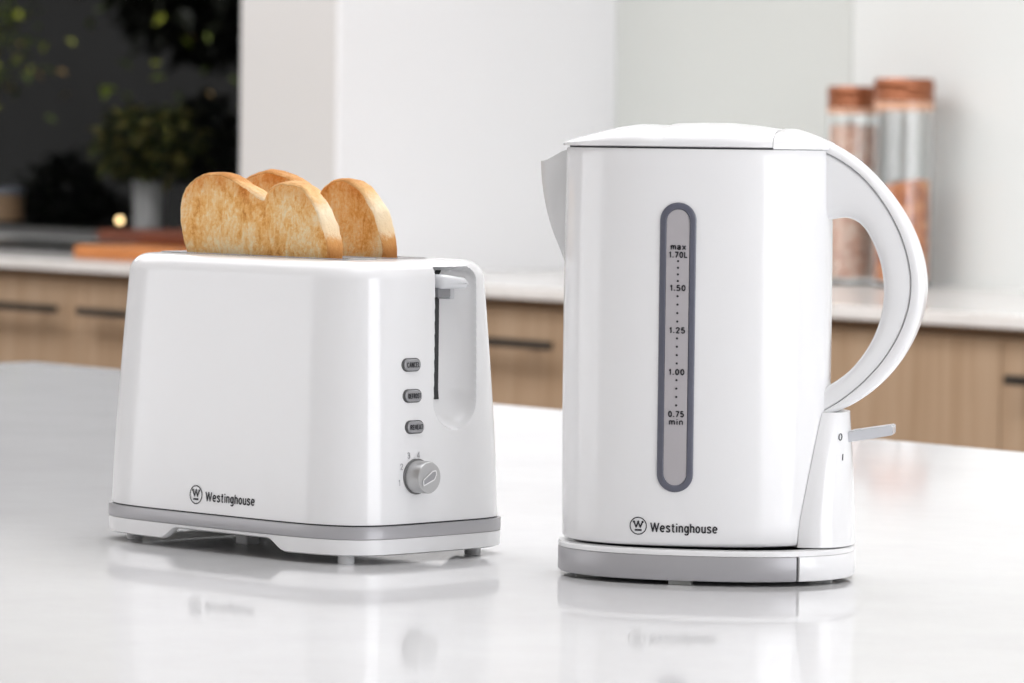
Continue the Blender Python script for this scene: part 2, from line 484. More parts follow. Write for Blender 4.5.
sk.insert(0, [(x, y, .0132) for x, y, q in pr(.1065, .0632, 0)])
sk.append(pr(.1105, .0672, .0138))
v, f = loft(sk, cap0=False, cap1=False); obj('base_skirt', v, f, WHITE2, toaster, 45)
v, f = loft([pr(.1068, .0635, .0126), pr(.1068, .0635, .0132)]); obj('bottom_plate', v, f, mat('bottom_plate_shaded', (.022, .020, .019), .6), toaster, 40)  # plate coloured near black to deepen the shade under the toaster
box('crumb_tray', -.07, .05, -.05, .05, .0098, .0126, mat('crumb_tray_metal_shaded', (.07, .066, .06), .5, metal=.4), toaster, .001)  # tray metal darkened too, underside shade put into its colour
for x, y in ((.0904, -.0500), (.0970, .0400), (-.0905, -.0470), (-.085, .045)):
    v, f = loft([[(x+r*math.cos(2*PI*j/24), y+r*math.sin(2*PI*j/24), z) for j in range(24)] for r, z in ((.0043, 0), (.0046, .0006), (.0046, .0125))])
    obj('foot', v, f, WHITE2, toaster, 50)
box('cord_hook', -.030, -.020, -.024, -.014, .0, .0099, WHITE2, toaster, .0008)

# lever with its track
def floor_x(y, z): a, b = tab_ab(z); return fx(a, b, y)-recess_depth(y, z)
tr = []
for z in [.0875+i*(.1585-.0875)/30 for i in range(31)]:
    y0_, y1_ = .0125-roff(z), .0163-roff(z)
    tr.append([(floor_x(y0_, z)+.0005, y0_, z), (floor_x(y1_, z)+.0005, y1_, z), (floor_x(y1_, z)-.004, y1_, z), (floor_x(y0_, z)-.004, y0_, z)])
v, f = loft(tr); obj('lever_track', v, f, DARK, toaster, 30)
lev = bmesh.new()
xf = tab_ab(.152)[0]
add_box(lev, xf-.009, xf+.0035, .0045, .0264, .1486, .1566, .0032, 5)
for v_ in lev.verts:                                    # round the free end
    k = sstep(.019, .027, v_.co.y)
    if v_.co.z > .152: v_.co.z -= k*.0035
lever = bobj('lever', lev, mat('lever_white', (.72, .73, .75), .25), toaster, 50)
box('stem', xf-.012, xf-.0005, .0055, .0150, .1440, .1494, LEVERG, lever, .0006)
box('stem', xf-.012, xf-.001, .0150, .0185, .1428, .1494, mat('stem_grey', (.55, .56, .58), .3), lever, .0006)

# buttons
def pill2d(cx, cy, hw, hh, n=14):
    pts = []
    for s, a0 in ((1, -90), (-1, 90)):
        for k in range(n+1):
            t = math.radians(a0+180*k/n); pts.append((cx+s*(hw-hh)+hh*math.cos(t), cy+hh*math.sin(t)))
    return pts
for word, yc, zc in (('CANCEL', -.0180, .1078), ('DEFROST', -.0179, .0909), ('REHEAT', -.0170, .0739)):
    rim = [[end_pt(u, z, o) for u, z in pill2d(yc, zc, hw, .0038*hw/.0072)] for hw, o in ((.0070, -.001), (.0070, .0004), (.0065, .0007), (.0063, .0002))]
    v, f = loft(rim, cap0=True, cap1=True); rb = obj('button', v, f, mat('button_rim', (.10, .10, .10), .4), toaster, 40)
    cap = [[end_pt(u, z, o) for u, z in pill2d(yc, zc, hw, hh)] for hw, hh, o in ((.0061, .0031, 0), (.0061, .0031, .0011), (.0057, .0027, .0015), (.0048, .0018, .0016))]
    v, f = loft(cap); kc = obj('button_cap', v, f, BTN, rb, 40)
    printed('button_word', shift2d(text2d(word, .0026, .0092, .19), yc+.0003, zc-.0013), lambda u, z: end_pt(u, z, .0018), INK, rb)
# browning knob
ky, kz = -.0163, .0469
kx = end_pt(ky, kz, 0)[0]
def kring(r, d): return [(kx+d, ky+r*math.cos(2*PI*j/48), kz+r*math.sin(2*PI*j/48)) for j in range(48)]
v, f = loft([kring(.0098, -.002), kring(.0098, .0006), kring(.0090, .0008)]); kb = obj('knob_collar', v, f, mat('collar_grey', (.16, .16, .16), .4), toaster, 40)
v, f = loft([kring(.0089, .0005), kring(.0087, .0098), kring(.0083, .0103)]); kn = obj('browning_knob', v, f, KNOBM, toaster, 40)
xk = kx+.0105
D = [(-.0045, -.0042), (.0035, -.0012), (.0050, .0015), (.0046, .0036), (.0022, .0034), (-.0048, -.0012)]
v, f = loft([[(xk-.001, ky+a, kz+b) for a, b in D], [(xk, ky+a, kz+b) for a, b in D]]); obj('pointer', v, f, mat('pointer_grey', (.36, .36, .37), .4, metal=.4), kn, 30)
parts = []
for i in range(len(D)):
    (a, b), (c, d) = D[i], D[(i+1) % len(D)]; parts.append(seg2d(ky+a, kz+b, ky+c, kz+d, .0007))
printed('pointer_outline', join(*parts), lambda u, z: (xk+.0002, u, z), mat('pointer_light', (.8, .8, .8), .3), kn)
parts = [shift2d(text2d(ch, .0033, .0020 if ch != '1' else .0012, .13), y, z-.0016) for ch, y, z in (('1', -.0290, .0440), ('2', -.0272, .0526), ('3', -.0219, .0585), ('4', -.0145, .0586))]
printed('dial_numbers', join(*parts), lambda u, z: end_pt(u, z), GREYINK, toaster)
# brand mark on the long face
parts = [emblem2d(-.0138, .0313, .0053), shift2d(text2d('Westinghouse', .0050, .0405, .17, 'LEFT'), -.0055, .0284)]
printed('printed_brand_mark', join(*parts), lambda u, z: front_pt(u, z), INK, toaster)

# ------------------------------------------------------------------ toast
OUT = [(-.0625, .040), (-.0625, .120), (-.0615, .150), (-.0595, .163), (-.0625, .172), (-.0655, .182), (-.0655, .191), (-.0625, .199), (-.0560, .2055), (-.0465, .2092), (-.0360, .2100),
       (-.0240, .2080), (-.0120, .2035), (-.0020, .1988), (.0030, .1970), (.0062, .1992), (.0110, .2032), (.0190, .2062), (.0270, .2062), (.0360, .2030), (.0440, .1975), (.0505, .1900),
       (.0555, .1800), (.0585, .1700), (.0590, .1600), (.0590, .150), (.0590, .120), (.0590, .040)]
def make_toast(name, label, yoff, xoff, matf, seed, h=0.0):
    root = thing(name, label, 'toast', (tx, ty, TOP), AL-TA, 'toast in the toaster')
    o2 = catmull(OUT, 190)
    # closing bottom edge
    nb = 40
    bot = [Vector((.0590-(.1215)*k/nb, .040)) for k in range(1, nb)]
    loop = o2+bot
    c = Vector((-.003, .13))
    T = .0062
    def ring(k, y, inset=0):
        r = []
        for p in loop:
            q = c+(p-c)*k
            d = (p-c).normalized()
            q = q-d*inset
            n1 = noise.noise(Vector((q.x*90+seed, q.y*90, y*60)))*.0012 + noise.noise(Vector((q.x*300, q.y*300+seed, y*200)))*.0006
            g = math.exp(-((q.x-.0028-(q.y-.197)*-.25)/.0028)**2)*sstep(.172, .19, q.y)
            yy = y - math.copysign(g*.0022 if abs(y) > .003 else 0, y)
            yy += noise.noise(Vector((q.x*70+seed*3, q.y*35, math.copysign(3, y))))*.0006
            q2 = q+d*n1
            r.append((q2.x*1.015+xoff, yy+yoff, q2.y+h))
        return r
    # crust band
    ys = [(-T+.0008, .0028), (-T+.0003, .0016), (-T+.0012, .0004), (-.0035, 0), (0, -.0004), (.0035, 0), (T-.0012, .0004), (T-.0003, .0016), (T-.0008, .0028)]
    v, f = loft([ring(1, y, i) for y, i in ys], cap0=False, cap1=False)
    obj('crust', v, f, CRUSTM, root, 60)
    for sgn in (-1, 1):
        rr = [ring(1, sgn*(T-.0006), .0012)]+[ring(k, sgn*T) for k in (.955, .92, .88, .83, .77, .7, .62, .52, .42, .32, .2, .08)]
        v, f = loft(rr, cap0=False, cap1=True)
        cf = obj('crumb_face', v, f, matf, root, 60)
        at = cf.data.attributes.new('browning', 'FLOAT', 'POINT')
        n_ = len(loop); vals = []
        for ri in range(len(rr)):
            for (px_, py_, pz_) in rr[ri]:
                e_ = (1, 1, .8, .4, .12)[ri] if ri < 5 else 0
                vals.append(e_*(.25+.75*sstep(.188, .204, pz_))*(.5+.9*abs(noise.noise(Vector((px_*60+seed, pz_*60, 2))))))
        at.data.foreach_set('value', [min(1, q_) for q_ in vals])
    return root
make_toast('toast_slice', 'front golden toast slice, nearest the long side printed with the brand mark', -.019, -.0128, TOASTM, 1.0)
make_toast('toast_slice', 'rear golden toast slice, partly hidden behind the front slice', .019, -.0090, TOASTM2, 9.0, .0012)

# ================================================================== KETTLE
KA = math.radians(10.5)
kx0, ky0 = world(.10519, 2.39658)
kettle = thing('electric_kettle', 'white cordless electric kettle with water gauge, standing on its grey-banded base', 'kettle', (kx0, ky0, TOP), AL-KA)
CX, HW, HD, KP = -.0066, .0709, .0530, 2.3
KB, KT = .0197, .2276
def body_y(x): return HD*max(0, 1-abs((x-CX)/HW)**KP)**(1/KP)
def kfront(x, z, off=.0003): return (x, -body_y(x)-off, z)
def kring3(k, z, n=220, dx=0): return [(x, y, z) for x, y in selp(CX+dx, HW*k, HD*k, KP, n)]
def bul(z): return 1+.012*math.sin(PI*(z-KB)/(KT-KB))-.004
rr = [kring3(.965, KB), kring3(.985, KB+.0006), kring3(bul(KB+.003), KB+.0022)]
for i in range(1, 24): z = KB+.003+(KT-.004-KB)*i/24; rr.append(kring3(bul(z), z))
rr += [kring3(bul(KT-.001), KT-.0008), kring3(.990, KT), kring3(.965, KT+.0001)]
bul0 = bul
v, f = loft(rr); body = obj('body', v, f, WHITE, kettle, 40)
def kfront(x, z, off=.0003):
    k = bul0(z); xx = (x-CX)/k
    return (x, -k*HD*max(0, 1-abs(xx/HW)**KP)**(1/KP)-off, z)
v, f = loft([[(x, y, z) for x, y in selp(CX, .03, .03, 2, 48)] for z in (.0186, KB+.001)]); obj('coupling', v, f, DARK, kettle, 40)
v, f = loft([kring3(.975, KT-.0005), kring3(.975, KT+.0012)]); obj('lid_gasket', v, f, DARK, kettle, 40)
# lid: domed, with a raised thumb step near the hinge
LZ = .2286
LIDH = [(-.0795, .0004), (-.0785, .0012), (-.0713, .0036), (-.0589, .0069), (-.047, .0098), (-.0368, .0114), (-.0300, .0112), (-.0190, .0106), (-.0180, .0120), (-.0040, .0124), (.0108, .0124), (.0260, .0110), (.0384, .0093)]
def dome(stations, hfun, yfun, lip=.0012, n=40, pe=2.5, z0=LZ):
    R = []
    for x in stations:
        Y = yfun(x); h = max(.0003, hfun(x)-lip)
        r = [(x, -Y*.97, z0), (x, -Y, z0+lip*.35)]
        for k in range(n+1):
            t = PI-PI*k/n
            r.append((x, Y*sgnpow(math.cos(t), 2/pe), z0+lip+h*abs(math.sin(t))**(2/pe)))
        r += [(x, Y, z0+lip*.35), (x, Y*.97, z0)]
        R.append(r)
    return loft(R)
def lid_y(x): return max(.004, 1.008*HD*max(0, 1-abs((x-CX)/(HW*1.02))**KP)**(1/KP))
st = [-.0798, -.0790, -.0780, -.0765, -.0745, -.072]+[-.069+i*.0025 for i in range(20)]+[-.0190, -.0181]+[-.0165+i*.003 for i in range(18)]+[.0381]
v, f = dome(st, lambda x: interp(LIDH, x)+.0004, lid_y); lid = obj('lid', v, f, WHITE2, kettle, 50)
HIN = [(.0388, .0098), (.0405, .0106), (.0440, .0105), (.0460, .0101), (.0533, .0077), (.0624, .0041), (.066, .0028)]
v, f = dome([.0384, .0390, .0396]+[.0405+i*.002 for i in range(13)], lambda x: interp(HIN, x)+.0004, lambda x: max(.0135, lid_y(x)), z0=.2279); obj('hinge_cover', v, f, WHITE2, kettle, 50)
# spout: narrow V with a curved keel
SP = [(-.0781, .1640), (-.0812, .1724), (-.0857, .1831), (-.0895, .1964), (-.0917, .2097), (-.0924, .2200)]
sp = catmull(SP, 30)
R = []
for i, p in enumerate(sp):
    k = sstep(0, .35, i/29); w = .002+.013*min(1, (i/29)**.8)
    xr = CX-HW*max(0, 1-(w/HD)**KP)**(1/KP)+.004
    zt = p.y
    def rz(x): return zt+(.2275-.2200)*sstep(0, 1, (x-p.x)/(xr-p.x+1e-6))*(i/29)**6
    half = []
    for s in (0, .08, .2, .4, .65, 1):
        x = p.x+(xr-p.x)*s; y = w*(s**.62) if s else 0
        half.append((x, y))
    ring = [(x, -y, rz(x)) for x, y in half[::-1]]+[(x, y, rz(x)) for x, y in half[1:]]
    R.append(ring)
v, f = loft(R); obj('spout', v, f, SPOUTSHADE, kettle, 50)
def relax(P, it=14):
    P = list(P)
    for _ in range(it): P = [P[0]]+[(P[i-1]+P[i]*2+P[i+1])/4 for i in range(1, len(P)-1)]+[P[-1]]
    return P
# handle
outer = catmull([(.0500, .2368), (.0624, .2325), (.079, .2227), (.0898, .2123), (.1006, .1992), (.1088, .1851), (.1143, .1693), (.1161, .1546), (.1142, .1413), (.1087, .1269), (.0994, .1119), (.0889, .1011), (.0758, .0917), (.0684, .0880), (.0600, .0872)], 90)
seam = catmull([(.0560, .2290), (.0641, .2262), (.0797, .2164), (.0926, .2018), (.1024, .185), (.1074, .1692), (.109, .1545), (.1058, .1385), (.0981, .1225), (.0872, .1085), (.0757, .0981), (.0680, .0925), (.0590, .0878)], 90)
inner = catmull([(.0530, .1880), (.0641, .1905), (.0678, .1922), (.0731, .1933), (.0779, .192), (.0828, .1879), (.0877, .1789), (.0916, .169), (.0936, .1568), (.093, .1436), (.089, .1302), (.0818, .1179), (.0734, .1087), (.066, .1037), (.0560, .0990)], 90)
outer, seam, inner = relax(outer, 28), relax(seam, 28), relax(inner, 25)
def band(A, B, sec):
    R = []
    for a, b in zip(A, B):
        R.append([(a.x+(b.x-a.x)*s, y, a.y+(b.y-a.y)*s) for s, y in sec])
    return loft(R)
half = [(0, 0), (0, .006), (.02, .009), (.08, .0116), (.2, .0134), (.45, .0144), (.8, .0146), (.95, .0144), (1, .0130)]
sec = half+[(1, -.0130)]+[(s, -y) for s, y in half[:0:-1]]
v, f = band(outer, seam, sec); hp = obj('handle', v, f, WHITE2, kettle, 60)
half = [(0, .0120), (.03, .0132), (.08, .0136), (.6, .0136), (.80, .0132), (.92, .0118), (.98, .0095), (1.0, .006), (1.0, 0)]
sec = half+[(s, -y) for s, y in half[-2::-1]]
v, f = band(seam, inner, sec); obj('handle_web', v, f, WHITE2, hp, 60)
# water gauge
GX, GZ0, GZ1 = -.0097, .0483, .1997
def caps(hw, z0, z1, n=28): # outline of a capsule, many points down the sides
    pts = []
    for k in range(n+1): t = PI*k/n; pts.append((GX+hw*math.cos(t), z1-hw+hw*math.sin(t)))
    for k in range(n+1): t = PI+PI*k/n; pts.append((GX+hw*math.cos(t), z0+hw+hw*math.sin(t)))
    return pts
def gr(hw, d, off): return [kfront(x, z, off) for x, z in caps(hw, GZ0+d, GZ1-d)]
v, f = loft([gr(.0096, 0, -.0006), gr(.0096, 0, .0006), gr(.0090, .0006, .0011), gr(.0066, .0030, .0011), gr(.0060, .0036, .0004), gr(.0060, .0036, -.0006)], cap0=False, cap1=False)
gauge = obj('water_gauge', v, f, GAUGE, kettle, 40)
cols = []
for k in range(9):
    s = -1+2*k/8
    hw = .00605
    x = GX+hw*s; e = hw*math.sqrt(max(0, 1-s*s))
    z0, z1 = GZ0+.0036+hw-e, GZ1-.0036-hw+e
    cols.append([kfront(x, z0+(z1-z0)*j/20, .0006) for j in range(21)])
v, f = loft(cols, closed=False, cap0=False, cap1=False); obj('gauge_tube', v, f, GTUBE, gauge, 60)
parts = [shift2d(text2d(s, .0029, w, .235, gap=.18), GX+.0003, z-.0016) for s, w, z in (('max', .0078, .1768), ('1.70L', .0097, .1726), ('1.50', .0082, .1553), ('1.25', .0082, .1332), ('1.00', .0082, .1114), ('0.75', .0082, .0894), ('min', .0072, .0853))]
for a, b in ((.1726, .1553), (.1553, .1332), (.1332, .1114), (.1114, .0894)):
    for k in range(4): parts.append(disc2d(GX+.0003, a-(a-b)*(k+1)/5, .00060, 10))
printed('scale_markings', join(*parts), lambda u, z: kfront(u, z, .0009), INK, gauge)
parts = [emblem2d(-.0290, .0300, .0047), shift2d(text2d('Westinghouse', .0047, .0350, .17, 'LEFT'), -.0222, .0272)]
printed('printed_brand_mark', join(*parts), lambda u, z: kfront(u, z), INK, kettle)
# switch housing wrapping the lower rear of the body
SEAMX = [(.0188, .0526), (.0337, .0538), (.0649, .0588), (.0892, .0627)]
XR = [(.0188, .0790), (.06, .0772), (.0892, .0752)]
R = []
for i in range(26):
    z = .0192+(.0895-.0192)*i/25
    xs, xr = interp(SEAMX, z), interp(XR, z)
    k = bul0(z); ys = k*HD*max(0, 1-abs((xs-CX)/(HW*k))**KP)**(1/KP)+.0008
    ring = [(xs-.006, -ys+.006, z), (xs, -ys+.0012, z), (xs+.0002, -ys+.0002, z)]
    for j in range(1, 28):
        t = PI*j/28; ring.append((xs+.0005+(xr-xs)*abs(math.sin(t))**(2/2.6), -ys*sgnpow(math.cos(t), 2/2.2), z))
    ring += [(xs+.0002, ys-.0002, z), (xs, ys-.0012, z), (xs-.006, ys-.006, z)]
    R.append(ring)
v, f = loft(R); swh = obj('switch_housing', v, f, WHITE, kettle, 40)
sv = [(.0745, .0782), (.0768, .0794), (.0989, .0831), (.0996, .0824), (.0994, .0778), (.0768, .0736), (.0745, .0735)]
bm = bmesh.new()
V0 = []
for y in (-.0085, .0085): V0.append([bm.verts.new((x, y, z)) for x, z in sv])
n = len(sv)
for i in range(n): bm.faces.new((V0[0][i], V0[0][(i+1) % n], V0[1][(i+1) % n], V0[1][i]))
bm.faces.new(V0[0][::-1]); bm.faces.new(V0[1])
bmesh.ops.bevel(bm, geom=bm.edges[:], offset=.0005, segments=2, affect='EDGES')
bobj('switch_lever', bm, SWLEV, kettle, 40)
def hs(u, z):   # point on the housing side facing the camera
    xs, xr = interp(SEAMX, z), interp(XR, z)
    k = bul0(z); ys = k*HD*max(0, 1-abs((xs-CX)/(HW*k))**KP)**(1/KP)+.0008
    s = min(.999, max(0, (u-xs-.0005)/(xr-xs)))
    t = math.asin(s**(2.6/2)); return (u, -ys*math.cos(t)**(2/2.2)-.0003, z)
parts = [shift2d(text2d('0', .0036, .0017, .13), .0728, .0750), shift2d(text2d('I', .0034, None, .14), .0742, .0645)]
printed('switch_marks', join(*parts), hs, INK, kettle)

# power base
pb = thing('kettle_power_base', 'low oval power base with silver band, beneath the white kettle', 'kettle base', (kx0, ky0, TOP), AL-KA)
BP = 2.3
def br(k, z, n=220): return [(x, y, z) for x, y in selp(0, .0792*k, .0600*k, BP, n)]
v, f = loft([br(.95, .0026), br(.985, .0030), br(.985, .0170), br(.96, .0175)]); obj('base_core', v, f, DARK, pb, 40)
v, f = loft([br(.97, .0155), br(1, .0157), br(1, .0176), br(.99, .0184), br(.9, .0186), br(.9, .0160)], cap0=False, cap1=True); obj('top_plate', v, f, WHITE2, pb, 40)
def shellpart(name, test, m, o=0):
    N = 720
    pl = [(.0792*sgnpow(math.cos(t), 2/BP), .0600*sgnpow(math.sin(t), 2/BP)) for t in [2*PI*(i+.5)/N for i in range(N)]]
    idx = [i for i in range(N) if test(pl[i][0])]
    # make the run contiguous
    st_ = next(i for i in idx if (i-1) % N not in idx)
    run = [(st_+k) % N for k in range(len(idx))]
    R = []
    for i in run:
        x, y = pl[i]
        R.append([(x*k, y*k, z) for k, z in ((.975, .0026), (.992+o, .0026), (1+o, .0034), (1+o, .0150), (.996+o, .0155), (.975, .0155))])
    v, f = loft(R); return obj(name, v, f, m, pb, 40)
shellpart('base_band', lambda x: x < .0545, SILVER)
shellpart('cord_block', lambda x: x > .0553, WHITE2, .002)
for t in (212, 265, 336, 60, 120):
    x, y = .070*math.cos(math.radians(t)), .0525*math.sin(math.radians(t))
    box('foot', x-.006, x+.006, y-.004, y+.004, 0, .0028, mat('foot_grey', (.35, .35, .34), .6) if t == 212 else bpy.data.materials['foot_grey'], pb, .0004)

# ================================================================== ISLAND
isl = box('island_worktop', -3.786, .6, .75, 2.362, TOP-.04, TOP, QUARTZ, None, .002)
tag(isl, 'glossy white stone island worktop carrying the toaster and the kettle', 'worktop')
ic = thing('island_cabinet', 'white cabinet carrying the glossy stone island worktop', 'cabinet', (-1.6, 1.55, 0))
box('carcass', -2.15, 2.15, -.76, .77, .1, TOP-.04, PAINT, ic, .002)
box('plinth', -2.1, 2.1, -.70, .70, 0, .1, DARK, ic)
for i in range(5):
    box('panel', -2.15+i*.86+.003, -2.15+(i+1)*.86-.003, .77, .788, .11, TOP-.05, PAINT, ic, .002)

# ================================================================== ROOM
UL, UR, VB, VF = -9.6, 2.6, 4.77, -2.6
HC = 2.7
struct(box('floor', UL, UR, VF, VB+.1, -.1, 0, FLOORM))
struct(box('ceiling', UL-.1, UR+.1, VF-.1, VB+.1, HC, HC+.1, CEIL))
struct(box('wall_left', UL-.1, UL, VF, VB+.1, 0, HC, mat('wall_grey', (.30, .295, .29), .7)))
struct(box('wall_right', UR, UR+.1, VF, VB+.1, 0, HC, PAINT))
struct(box('wall_front', UL, UR, VF-.1, VF, 0, HC, PAINT))
# back wall with the window opening
W0, W1, WZ0, WZ1 = -9.3, -6.30, .905, 1.50
bm = bmesh.new()
add_box(bm, UL, W0, VB, VB+.1, 0, HC); add_box(bm, W1, UR, VB, VB+.1, 0, HC)
add_box(bm, W0, W1, VB, VB+.1, 0, WZ0); add_box(bm, W0, W1, VB, VB+.1, WZ1, HC)
struct(bobj('wall_back', bm, WALLR, None, 0))
struct(box('trim_1', -5.83, -5.246, VB-.003, VB, TOP, 2.2, GLASSW, None, .001))
win = bmesh.new()
for a in ((W0, W1, WZ0, WZ0+.018), (W0, W1, WZ1-.03, WZ1), (W0, W0+.03, WZ0, WZ1), (W1-.03, W1, WZ0, WZ1)):
    add_box(win, a[0], a[1], VB+.01, VB+.06, a[2], a[3], .002)
wf = struct(bobj('window_1', win, FRAMEW, None, 30))
box('pane', W0+.03, W1-.03, VB+.03, VB+.036, WZ0+.018, WZ1-.03, PANE, wf)
# wall nib between the two counter runs, and its white side panel
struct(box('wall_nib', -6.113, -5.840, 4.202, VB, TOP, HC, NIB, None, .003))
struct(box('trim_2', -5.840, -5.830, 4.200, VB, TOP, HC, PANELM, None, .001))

# back counter
ct = box('counter_worktop', -7.80, -3.59, 4.10, VB, TOP-.018, TOP, STONE, None, .002)
tag(ct, 'pale stone worktop along the back wall, above the oak drawers', 'worktop')
def cabinet(u0, u1, label, handle=True):
    r = thing('base_cabinet', label, 'cabinet', ((u0+u1)/2, 4.12, 0), 0, 'oak base cabinets under the back worktop')
    h = (u1-u0)/2
    box('carcass', -h, h, .022, .64, .1, TOP-.018, SHADOWGAP, r)
    box('plinth', -h, h, .06, .08, 0, .1, DARK, r)
    for z0, z1 in ((.60, .867), (.12, .595)):
        d = box('drawer', -h+.0005, h-.0005, 0, .02, z0, z1, WOOD, r, .001)
        if handle:
            bm = bmesh.new(); zc = z0+(.2165 if z0 > .3 else .40)
            add_box(bm, -h+.035, h-.035, -.030, -.020, zc-.0065, zc+.0065, .0012)
            for x in (-h+.10, h-.10): add_box(bm, x-.005, x+.005, -.021, .002, zc-.005, zc+.005)
            bobj('handle', bm, BRONZE, d, 30)
    return r
cabinet(-7.75, -7.1065, 'oak drawer cabinet under the far end of the black cooktop')
cabinet(-7.1055, -6.4685, 'oak drawer cabinet beneath the front edge of the black cooktop')
cabinet(-6.4675, -5.8005, 'oak drawer cabinet beneath the orange chopping board')
cabinet(-5.7995, -5.1145, 'oak drawer cabinet seen between the toaster and the kettle')
cabinet(-5.1135, -4.2355, 'plain oak cabinet front without a bar handle, under the two jars', False)
cabinet(-4.2345, -3.60, 'oak drawer cabinet right of the plain front, its handle cut by the picture edge')

ck = thing('cooktop', 'black glass cooktop set on the pale worktop by the dark window', 'cooktop', (-7.2, 4.515, TOP))
box('glass_plate', -.42, .42, -.20, .20, 0, .006, COOK, ck, .002)
box('control_strip', -.40, .40, -.195, -.165, .006, .0072, mat('control_grey', (.10, .10, .10), .3), ck)
b1 = thing('chopping_board', 'bright orange timber chopping board lying lowest of the two', 'chopping board', (-6.60, 4.17, TOP), math.radians(2), 'chopping boards by the window')
box('board', .03, .50, 0, .25, 0, .024, BOARD1, b1, .006, 3)
b2 = thing('chopping_board', 'dark red timber board lying on top of the orange board', 'chopping board', (-6.60, 4.30, TOP+.024), math.radians(-3), 'chopping boards by the window')
box('board', -.105, .40, 0, .26, .0, .023, BOARD2, b2, .006, 3)

# jars
def jar(name, label, u, v_, r, h, lidb, ringb):
    t = thing(name, label, 'jar', (u, v_, TOP), 0, 'storage jars on the back worktop')
    prof = [(.001, 0), (r*.9, 0), (r*.97, .003), (r*.97, ringb), (r*.97-.003, ringb), (r*.97-.003, .009), (.001, .008)]
    vv, ff = loft(lathe(prof)); obj('glass_body', vv, ff, JARGLASS, t, 40)
    prof = [(.001, lidb), (r*.98, lidb), (r, lidb+.003), (r, lidb+.010), (r*.965, lidb+.012), (r*.965, lidb+.014), (r, lidb+.016), (r, h-.006), (r*.94, h), (.001, h)]
    vv, ff = loft(lathe(prof)); obj('lid', vv, ff, COPPER, t, 40)
    prof = [(r*.9, ringb), (r*.985, ringb), (r*.985, lidb), (r*.9, lidb)]
    vv, ff = loft(lathe(prof), cap0=True, cap1=True); obj('seal_ring', vv, ff, AMBER, t, 40)
    return t
def contents(name, label, cat, u, v_, r, z0, z1, m, slope=0, seed=0):
    R = []
    n = 40; ri = r*.97-.0042
    for i in range(30):
        z = z0+(z1-z0)*i/29
        R.append([((ri+noise.noise(Vector((math.cos(6.283*j/n)*9+seed, math.sin(6.283*j/n)*9, z*220)))*.0009)*math.cos(2*PI*j/n), (ri)*math.sin(2*PI*j/n), z+slope*math.cos(2*PI*j/n)*(i/29)**3) for j in range(n)])
    for k in (.75, .5, .25, .05):
        R.append([(ri*k*math.cos(2*PI*j/n), ri*k*math.sin(2*PI*j/n), z1+.004*(1-k)+slope*k*math.cos(2*PI*j/n)+noise.noise(Vector((k*50, j, seed)))*.003) for j in range(n)])
    vv, ff = loft(R); o = obj(name, vv, ff, m, None, 60)
    o.location = (u, v_, TOP)
    return tag(o, label, cat, kind='stuff')
SALT = noise_mat('pink_salt', [(.32, (.55, .24, .15)), (.46, (.82, .48, .34)), (.60, (.95, .74, .62))], nscale=95, detail=3, rough=.7)
SPICE = noise_mat('orange_spice', [(.33, (.34, .08, .025)), (.5, (.72, .25, .09)), (.66, (.85, .42, .2))], nscale=55, detail=3, rough=.7)
J1 = (-5.168, 4.700, .0396); J2 = (-5.041, 4.690, .0466)
jar('storage_jar', 'slim glass jar with copper lid, filled high with pink salt flakes', *J1, .305, .272, .262)
jar('storage_jar', 'wide glass jar with copper lid, half filled with orange pieces', *J2, .317, .282, .268)
contents('salt_flakes', 'pink salt flakes filling the slim jar', 'salt', *J1, .0095, .243, SALT, 0, 1)
contents('dried_fruit', 'orange brown dried pieces in the wide jar', 'dried food', *J2, .0095, .152, SPICE, .012, 5)

# ================================================================== OUTSIDE THE WINDOW
struct(box('ground', -17, -3, VB+.1, 11, -.12, -.02, PAVE))
struct(box('wall_garden', -17, -3, 9.6, 9.8, -.02, 3.2, GWALL))
struct(box('trim_3', W0, W1, VB+.1, 5.25, .86, .900, LEDGE, None, .003))

def leaves(n, place, size, seed, curl=.25):
    rnd = random.Random(seed); V, F = [], []
    for i in range(n):
        p, s = place(rnd), size*rnd.uniform(.7, 1.25)
        q = Matrix.Rotation(rnd.uniform(0, 2*PI), 3, 'Z') @ Matrix.Rotation(rnd.uniform(-.9, .9), 3, 'Y') @ Matrix.Rotation(rnd.uniform(-.9, .9), 3, 'X')
        b = len(V)
        for x, y, z in ((0, 0, 0), (.35, .28, .05), (.8, .22, .02), (1.15, 0, -curl), (.8, -.22, .02), (.35, -.28, .05)):
            V.append(tuple(Vector(p)+q@Vector((x*s, y*s, z*s))))
        F += [(b, b+1, b+2, b+3), (b, b+3, b+4, b+5)]
    return V, F
def inball(c, r, shell=0.0):
    def f(rnd):
        while True:
            d = Vector((rnd.uniform(-1, 1), rnd.uniform(-1, 1), rnd.uniform(-1, 1)))
            if shell < d.length < 1: return (c[0]+d.x*r[0], c[1]+d.y*r[1], c[2]+d.z*r[2])
    return f
def stem_mesh(pts, rad, n=8):
    R = [[(x+r*math.cos(2*PI*j/n), y+r*math.sin(2*PI*j/n), z) for j in range(n)] for (x, y, z), r in zip(pts, rad)]
    return loft(R)
